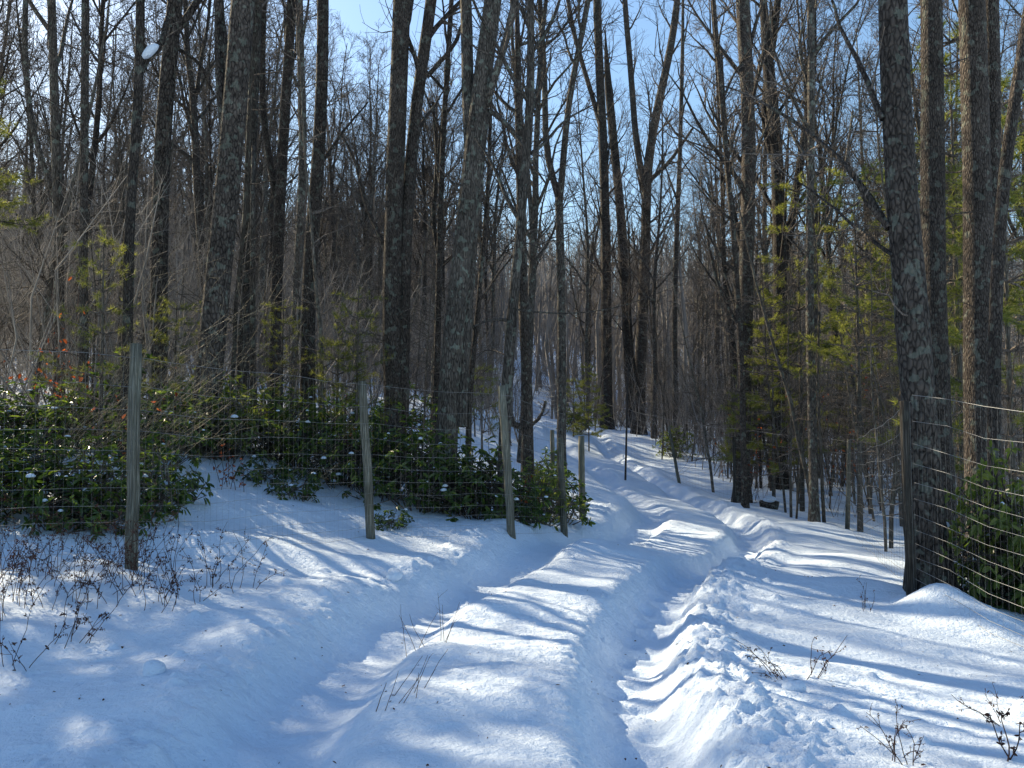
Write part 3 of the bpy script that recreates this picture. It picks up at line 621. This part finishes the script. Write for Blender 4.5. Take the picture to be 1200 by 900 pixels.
pn = [pine(51, 2.6, .9, .26, 5, 9), pine(52, 1.8, .75, .22, 5, 9), pine(53, 9.5, 2.6, .75, 6, 26, nl=.13, z0=.42, r=.08, wn=.005), pine(54, 6.5, 2.2, .5, 6, 24, nl=.12, z0=.18, r=.06, flat=.15, wn=.0045)]
pu = [False]*4
for (i, px, d, s, lb) in [(0,118,11.5,1.2,'young yellow green pine behind the left shrub bank'),(1,205,14.2,1.2,'small green pine between the textured trunk and the huge oak'),(0,330,15.0,1.05,'young pine in front of the straight trunk left of the middle'),
      (0,418,14.6,1.25,'feathery light green pine above the leaning post'),(1,395,14.4,1.2,'small dim pine beside the feathery light green one'),(1,565,22,1.2,'small pine seen between the trunks left of the crest'),(2,-75,12.5,.8,'tall dark pine reaching in from the left picture edge'),
      (2,938,22.5,.95,'tall sunlit pine right of the trail among dark trunks'),(2,1005,19.5,.9,'tall yellow green pine left of the big lichen tree'),(3,905,23.5,.9,'broad low pine with level sunlit boughs near the right fence'),(3,1030,26,1.1,'spreading pine behind the left side of the big lichen tree'),
      (3,885,27,.7,'short flat boughed pine beside the tall straight tree'),(2,1125,17,1.15,'tall pine glowing between the trunks at upper right'),(3,1185,15.5,1.4,'dark pine at the right edge behind the leaning tree'),(2,1075,28,1.2,'far tall pine hidden behind the big lichen tree'),
      (3,690,34,.55,'slender pale pine beside the trail crest'),(1,672,36,1.3,'tiny bright pine by the far slanted post')]:
    o = pn[i] if not pu[i] else copy_tree(pn[i]); pu[i] = True; g_ = G(px, d); o.location = list(g_); o.scale = (s,)*3; o.rotation_euler = (0, 0, rg0.uniform(0, 6.28)); tag(o, lb, 'pine', 'pines in the woods')

for (x, y, i, s, lb) in [(-13.6, 16.3, 2, 1.45, 'very tall pine added for shade outside the left picture edge behind the first bare trees'), (-15.8, 17.4, 2, 1.5, 'very tall pine added for shade outside the left picture edge at the back'), (-8.9, 10.9, 2, 1.0, 'tall pine added for shade outside the left picture edge nearest the fence'), (-12.6, 13.2, 2, 1.1, 'tall pine added for shade outside the left picture edge farther back'), (-10.5, 8.4, 3, 1.1, 'broad pine added for shade outside the left picture edge beside the fence')]:  # pines added left of the frame to shade the near snow
    o = copy_tree(pn[i]); o.location = (x, y, h1(x, y)); o.scale = (s,)*3; o.rotation_euler = (0, 0, x); tag(o, lb, 'pine', 'pines in the woods')
# ------------------------------------------------------------------ fences
def post(mb, base, top, r):
    a = np.array(base, float); t = np.array(top, float); z = np.linspace(0, 1, 9)[:, None]; p = a+(t-a)*z; p[:, :2] += np.random.RandomState(int(abs(a[0]*977+a[1]*31))%99999).normal(0, r*.06, (9, 2))
    mb.tube(np.vstack([p, p[-1]+(t-a)*.0015]), np.append(np.linspace(r*1.06, r*.96, 9), r*.8), 12)
def woven(mb, A, B, h, rows, step, sagA=0, r1=.0016, r2=.0009, seed=0, sink=.0):
    """A, B ground points (x,y); wire lines follow the ground between them"""
    rg = np.random.RandomState(seed); L = math.hypot(B[0]-A[0], B[1]-A[1]); n = max(4, int(L/.35)); t = np.linspace(0, 1, n)
    xs_ = A[0]+(B[0]-A[0])*t; ys_ = A[1]+(B[1]-A[1])*t; g0, g1 = h1(*A), h1(*B); gz = g0+(g1-g0)*t; gz = .7*gz+.3*H(xs_, ys_, False)
    for hh in rows:
        sag = .035*np.sin(math.pi*t)*rg.uniform(.3, 1.2)
        z = gz+hh*h-sag+rg.normal(0, .006, n); mb.tube(np.stack([xs_+rg.normal(0, .004, n), ys_+rg.normal(0, .004, n), z], 1), r1*(1.35 if hh > .99 else 1), 4)
    m = int(L/step)
    for k in range(m+1):
        tt = k/max(1, m); x = A[0]+(B[0]-A[0])*tt; y = A[1]+(B[1]-A[1])*tt; z = float(np.interp(tt, t, gz)); s_ = .03*math.sin(math.pi*tt)
        mb.tube(np.array([[x, y, z-.02+rows[0]*h], [x+rg.normal(0, .006), y, z+h*.5-s_*.7], [x, y, z+h-s_]]), r2, 3)
ROWS = [.03, .09, .155, .225, .30, .38, .465, .555, .65, .75, .86, 1.0]
def fence(name, label, posts, h, wire_to=None, r=.055, group='woven wire deer fences', step=.15, rows=ROWS, r1=.0014, r2=.0006):
    """posts: (px_base, d, px_top, py_top, label or None)"""
    g_ = [G(p[0], p[1]) if p[0] is not None else None for p in posts]
    o = empty(name, g_[0], label, 'fence', group); off = g_[0]
    for p, gg in zip(posts, g_):
        if p[4] is None: continue
        mb = MB(); tp = P(p[2], p[3], p[1]); post(mb, gg-off-[0, 0, .15], tp-off, p[5] if len(p) > 5 else r); q = mb.obj('post', M['shaded_dark_post' if 'against the big' in p[4] or 'dark' in p[4] else 'post'], o); q['label'] = p[4]
    mb = MB()
    for k in range(len(g_)-1):
        A, B = g_[k], g_[k+1]; woven(mb, (A[0], A[1]-.06), (B[0], B[1]-.06), h, rows, step, seed=k, r1=r1, r2=r2)
    for v in [mb]: v.flush()
    mb.V = [v-off for v in mb.V]
    mb.obj('woven_wire', M['wire'], o); return o
fence('wire_fence', 'woven wire fence on round wooden posts along the left of the trail', [(-700, 5.6, -700, 200, None), (158, 7.8, 159, 403, 'tallest upright weathered post'), (437, 10.8, 424, 447, 'grey post leaning left'), (600, 11.8, 588, 452, 'slim post against the crooked tree'), (661, 13.7, 656, 513, 'short weathered post at the fence end')], 1.93, step=.075)
fence('wire_fence', 'wire fence running from the big lichen tree along the right side of the trail', [(1063, 9.0, 1059, 470, 'post against the big lichen tree'), (990, 19.6, 995, 515, 'light post among saplings'), (860, 23.2, 860, 512, 'thin dark upright post'), (796, 28, 784, 500, 'post slanting left near the crest')  , (730, 33.5, 728, 470, None), (664, 38, 652, 444, 'far slanted post at the crest')], 2.0, r=.05, step=.3, r1=.0022, r2=.0009)
fence('wire_fence', 'near wire fence crossing the lower right edge in front of the glossy shrubs', [(1066, 8.95, 1066, 478, None), (1200, 7.25, 1200, 470, None), (1500, 5.2, 1500, 400, None)], 2.05, step=.075, r1=.0024, r2=.0005, rows=[.02,.07,.125,.185,.25,.32,.395,.475,.56,.65,.75,.87,1.0])
fence('wire_fence', 'distant wire fence panel crossing behind the trail crest', [(600, 41, 600, 440, 'far thin post'), (628, 41.5, 628, 444, None), (664, 38.3, 652, 444, None)], 2.0, step=.3, r1=.006, r2=.003, r=.045)
for (px, d, tx, ty, r, lb) in [(682, 15.6, 681, 511, .058, 'stout gate post standing alone right of the fence end'), (648, 17.5, 647, 504, .045, 'thin dark post behind the bright green shrub'), (732, 26, 736, 430, .03, 'slender black pole stuck in snow beside the trail')]:
    mb = MB(); g_ = G(px, d); post(mb, [0, 0, -.15], P(tx, ty, d)-g_, r); o = mb.obj('fence_post', M['post'] if r > .04 else M['steel']); o.location = list(g_); tag(o, lb, 'post')

# stump
mb = MB(); g_ = G(900, 22.5); mb.tube(np.array([[-.24, .05, .10], [-.1, 0, .12], [.1, -.02, .12], [.22, -.05, .09]]), [.12, .13, .125, .11], 10)
o = mb.obj('cut_log', M['bark']); o.location = list(g_); tag(o, 'short dark cut log lying in snow by the right fence', 'log')
def blob(mb, c, r, seed, fl=.7):
    rg = np.random.RandomState(seed); nu, nv = 12, 8; v = []
    for i in range(nv+1):
        th = math.pi*i/nv
        for j in range(nu):
            ph = 2*math.pi*j/nu; rr_ = 1+.13*math.sin(2*ph+seed)*math.sin(th)+.1*math.cos(3*th+seed*2+ph)
            v.append([c[0]+r*rr_*math.sin(th)*math.cos(ph), c[1]+r*rr_*math.sin(th)*math.sin(ph), c[2]+r*fl*rr_*math.cos(th)])
    mb.raw(v, [(i*nu+j, (i+1)*nu+j, (i+1)*nu+(j+1) % nu, i*nu+(j+1) % nu) for i in range(nv) for j in range(nu)])
mb = MB(); blob(mb, (0, 0, 0), .2, 5, .45); o = mb.obj('snow_clump', M['snow']); o.location = list(g_+[0, 0, .25]); tag(o, 'cap of snow on the short dark cut log', 'snow clump')
mb = MB(); blob(mb, (0, 0, 0), .085, 3, .8); o = mb.obj('snow_clump', M['snow']); o.location = list(P(176, 60, 11.58)); o.scale = (1.7, .9, .8); o.rotation_euler = (0, R(-42), 0); tag(o, 'lump of snow caught in the crotch of the broken topped forked tree', 'snow clump')
for (px, d, r, lb) in [(186, 5.15, .075, 'round snowball lying in the sunlit patch at lower left'), (926, 5.6, .07, 'dark sided snow lump in the shadow band at lower right'), (463, 8.9, .10, 'snow lump on the left bank of the trail'), (848, 6.9, .05, 'small snow chunk beside the right rut'), (1195, 5.35, .10, 'snow mound at the right picture edge')]:
    mb = MB(); blob(mb, (0, 0, 0), r, int(px)); o = mb.obj('snow_clump', M['snow']); g2 = G(px, d); o.location = list(g2+[0, 0, r*.35]); tag(o, lb, 'snow clump')

# ------------------------------------------------------------------ weeds, grasses, arching stems
def weed(name, label, px, d, n, h, spread, lean=(0, 0), leafy=8, mat='weed', r=.0028, seed=1, wob=.14, up=-.06, side=4, leaf=.018, cat='weed', grp=None):
    rg = np.random.RandomState(seed*7+3); g_ = G(px, d); o = empty(name, g_, label, cat, grp); ms, ml = MB(), MB(); C, D, Nn, Ls = [], [], [], []
    for k in range(n):
        a = rg.uniform(0, 6.28); q0 = np.array([math.cos(a), math.sin(a), 0])*spread*rg.rand()**.6; x, y = g_[0]+q0[0], g_[1]+q0[1]; q0[2] = h1(x, y)-g_[2]-.04
        hh = h*rg.uniform(.5, 1.1); dd = unit(np.array([rg.normal(lean[0], .25), rg.normal(lean[1], .2), 1.]))
        p = branch_path(rg, q0, dd, hh, 8, wob, up); ms.tube(p, np.linspace(r, r*.45, 8), 4)
        for j in range(side):
            t = rg.uniform(.25, 1); c, tg = at(p, t); e = side_dir(rg, tg, rg.uniform(.4, 1.1)); qq = branch_path(rg, c, e, hh*rg.uniform(.08, .28), 4, .2, up); ms.tube(qq, np.linspace(r*.6, r*.35, 4), 3)
            for m in range(leafy):
                c2_, t2 = at(qq, rg.uniform(.2, 1)); C.append(c2_); D.append(unit(rg.normal(0, 1, 3)+[0, 0, -.5])); Nn.append(unit(rg.normal(0, 1, 3))); Ls.append(leaf*rg.uniform(.5, 1.4))
    if C:
        C, D, Nn, Ls = map(np.array, (C, D, Nn, Ls)); V, q = leaf_geo(C, D, Nn, Ls, Ls*.45); ml.raw(V, quads=q)
        lf = ml.obj('dry_leaves', M['deadleaf'] if mat == 'beech' else M[mat], o, smooth=False)
    ms.obj('stems', M['weed'] if mat == 'beech' else M[mat], o); return o
W = [('tangle of dead weeds beside the left picture edge near the fence',30,7.4,26,.7,.4,(.1,0),7),('dead purple brown weed clump tangled at the foot of the tallest post',150,7.2,42,.75,.55,(0,0),7),('brown weed clump between the left edge and the tallest post',75,7.0,36,.6,.6,(0,0),7),
     ('bent weeds at the left edge in the sunlit snow',5,6.4,16,.8,.35,(0,0),6),('small arching weed right of the tallest post',275,7.3,12,.55,.25,(0,0),6),('sprawling weed below the tallest post',205,6.9,14,.45,.35,(0,0),6),
     ('low weed sprig standing in the lower left sunlit patch',90,5.9,9,.45,.16,(.3,0),6),('single drooping weed at the far left bottom',25,5.4,5,.5,.12,(0,0),6)]
for k, a in enumerate(W): weed('dead_weed', a[0], a[1], a[2], a[3], a[4], a[5], a[6], a[7], seed=k+1, grp='dead weeds poking through the snow')
weed('dead_weed', 'reddish brown bent weed with thick joints on the right snow', 945, 6.0, 4, .42, .05, (.25, 0), 5, r=.0035, seed=21, grp='dead weeds poking through the snow')
weed('dead_weed', 'spreading bent weed just left of the reddish one', 908, 6.0, 6, .42, .10, (-.3, 0), 4, seed=22, grp='dead weeds poking through the snow')
weed('dead_weed', 'seed headed weed at the bottom right of centre', 1052, 4.35, 9, .30, .10, (0, 0), 5, seed=23, up=0, leaf=.012, grp='dead weeds poking through the snow')
weed('dead_weed', 'dark thick stalked weed in the bottom right corner', 1170, 4.4, 3, .32, .03, (0, 0), 7, r=.005, seed=24, up=.05, leaf=.02, grp='dead weeds poking through the snow')
weed('dead_weed', 'small thin weed in front of the tallest drift right of the trail', 1008, 8.6, 5, .34, .06, (0, 0), 1, seed=25, up=0, grp='dead weeds poking through the snow')
weed('dead_weed', 'wiry stems near the right edge above the dark stalk', 1168, 5.2, 5, .4, .12, (-.6, 0), 2, seed=26, up=0, grp='dead weeds poking through the snow')
weed('dead_weed', 'thin upright stalks on the central hump', 492, 6.2, 8, .42, .22, (.05, 0), 0, seed=27, up=0, wob=.05, side=1, r=.0022, grp='dead weeds poking through the snow')
weed('dead_weed', 'slanting bare stalks low on the central hump', 480, 4.9, 7, .36, .22, (.35, 0), 0, seed=28, up=0, wob=.05, side=1, r=.0022, grp='dead weeds poking through the snow')
weed('dead_weed', 'lone dark stalk at the left edge of the hump', 443, 4.75, 1, .42, .02, (.05, 0), 0, seed=29, up=0, wob=.04, side=0, r=.003, grp='dead weeds poking through the snow')
# bleached arching stems, lit from behind
A_ = [('fan of bleached arching twigs left of the black pole like trunk',40,10.5,26,3.6,.5),('bleached arching twigs in front of the snow crotched tree',85,10.2,26,2.9,.6),('bleached brush bending right behind the tallest post',165,11.2,12,2.0,.8),
      ('pale fine brush below the huge leaning oak',215,12.6,12,1.5,.8),('light tangle of brush between the oak and the leaning post',275,13.4,10,1.4,.8),('pale twiggy brush left of the leaning post',345,13.2,12,1.5,.8)]
for k, a in enumerate(A_): weed('brush_clump', a[0], a[1], a[2], a[3], a[4], a[5], (.75, 0), 1, 'straw', .0022, 60+k, .07, -.04, 9, .022, 'brush', 'bleached brush behind the left fence')
B_ = [('young beech with orange dead leaves above the left shrub bank',62,12.2,14,2.3,.4,.07),('sprig of rusty dead leaves beside the tallest post',150,11.0,7,1.6,.25,.06),('low red brown leaves in the snow left of the leaning post',272,11.9,8,.55,.25,.06),
      ('reddish leaves poking from the shrubs by the gate posts',622,13.2,6,.8,.2,.06),('faint russet leaves among saplings beyond the right fence',885,24,12,3.0,.6,.09),('russet leaved sapling left of the big lichen tree',985,22,12,4.2,.6,.09),('orange brown leaves at the foot of the two stemmed trunk',425,13.4,6,1.9,.3,.06)]
for k, a in enumerate(B_): weed('leafy_sapling', a[0], a[1], a[2], a[3], a[4], a[5], (0, 0), 1, 'beech', .005, 80+k, .09, .03, 6, a[6], 'sapling', 'saplings holding dead leaves')

rg = np.random.RandomState(77); mb = MB(); n = 420
yy = 3.6+14*rg.rand(n)**1.3; xx = (rg.rand(n)*1.24-.62)*yy; zz = H(xx, yy)+.004
D = np.stack([rg.normal(0, 1, n), rg.normal(0, 1, n), rg.normal(0, .25, n)], 1); D /= np.linalg.norm(D, axis=1, keepdims=True)
Nn = np.stack([rg.normal(0, .4, n), rg.normal(0, .4, n), np.ones(n)], 1); Ls = rg.uniform(.008, .035, n)
V, q = leaf_geo(np.stack([xx, yy, zz], 1), D, Nn, Ls, Ls*rg.uniform(.15, .6, n)); mb.raw(V, quads=q)
o = mb.obj('bark_and_leaf_litter', M['weed'], smooth=False); tag(o, kind='stuff')
# ------------------------------------------------------------------ labels of the many trees and saplings
LMK = [(-200, 'outside the left picture edge'), (0, 'at the left picture edge'), (45, 'left of the narrow black trunk'), (100, 'behind the tallest post'), (165, 'left of the huge oak'), (235, 'behind the huge oak'), (295, 'left of the sinuous trunk'), (355, 'right of the sinuous trunk'), (425, 'behind the two stemmed trunk'),
       (500, 'behind the triple stemmed tree'), (585, 'behind the crooked tree'), (650, 'above the trail crest'), (715, 'right of the trail crest'), (785, 'behind the slanted far post'), (840, 'behind the dark upright post'), (900, 'among the right hand pines'), (965, 'left of the big lichen tree'), (1050, 'behind the big lichen tree'), (1120, 'behind the broad grey trunk'), (1180, 'at the right picture edge'), (1240, 'outside the right picture edge')]
def zone(x, y):
    px = 600+1000*x/y; z = LMK[0][1]
    for a, n_ in LMK:
        if px >= a: z = n_
    return z
def ring(y): return 'nearby' if y < 22 else 'farther in' if y < 34 else 'deep in' if y < 48 else 'farthest'
ORD = ['first', 'second', 'third', 'fourth', 'fifth', 'sixth', 'seventh', 'eighth', 'ninth', 'tenth', 'eleventh', 'twelfth']
CNT = ['', 'one', 'two', 'three', 'four', 'five', 'six', 'seven', 'eight', 'nine', 'ten', 'eleven', 'twelve']
def lab(items, kinds, noun, cat, grp):
    groups = {}
    for o, i, x, y in items: groups.setdefault((kinds[i], zone(x, y), ring(y)), []).append((x/y, o))
    for (kd, zn, rn), L in groups.items():
        L.sort(key=lambda t: t[0]); n = len(L)
        for k, (q_, o) in enumerate(L):
            tag(o, ('%s %s %s, %s' % (kd, noun, zn, rn)) if n == 1 else '%s from left of %s %s %ss %s, %s' % (ORD[k], CNT[n], kd, noun, zn, rn), cat, grp)
lab([(o, i, x, y) for o, i, x, y, r_ in PL], KIND, 'tree', 'tree', 'bare trees of the woods')
lab(SP, SK, 'sapling', 'sapling', 'bare saplings of the woods')
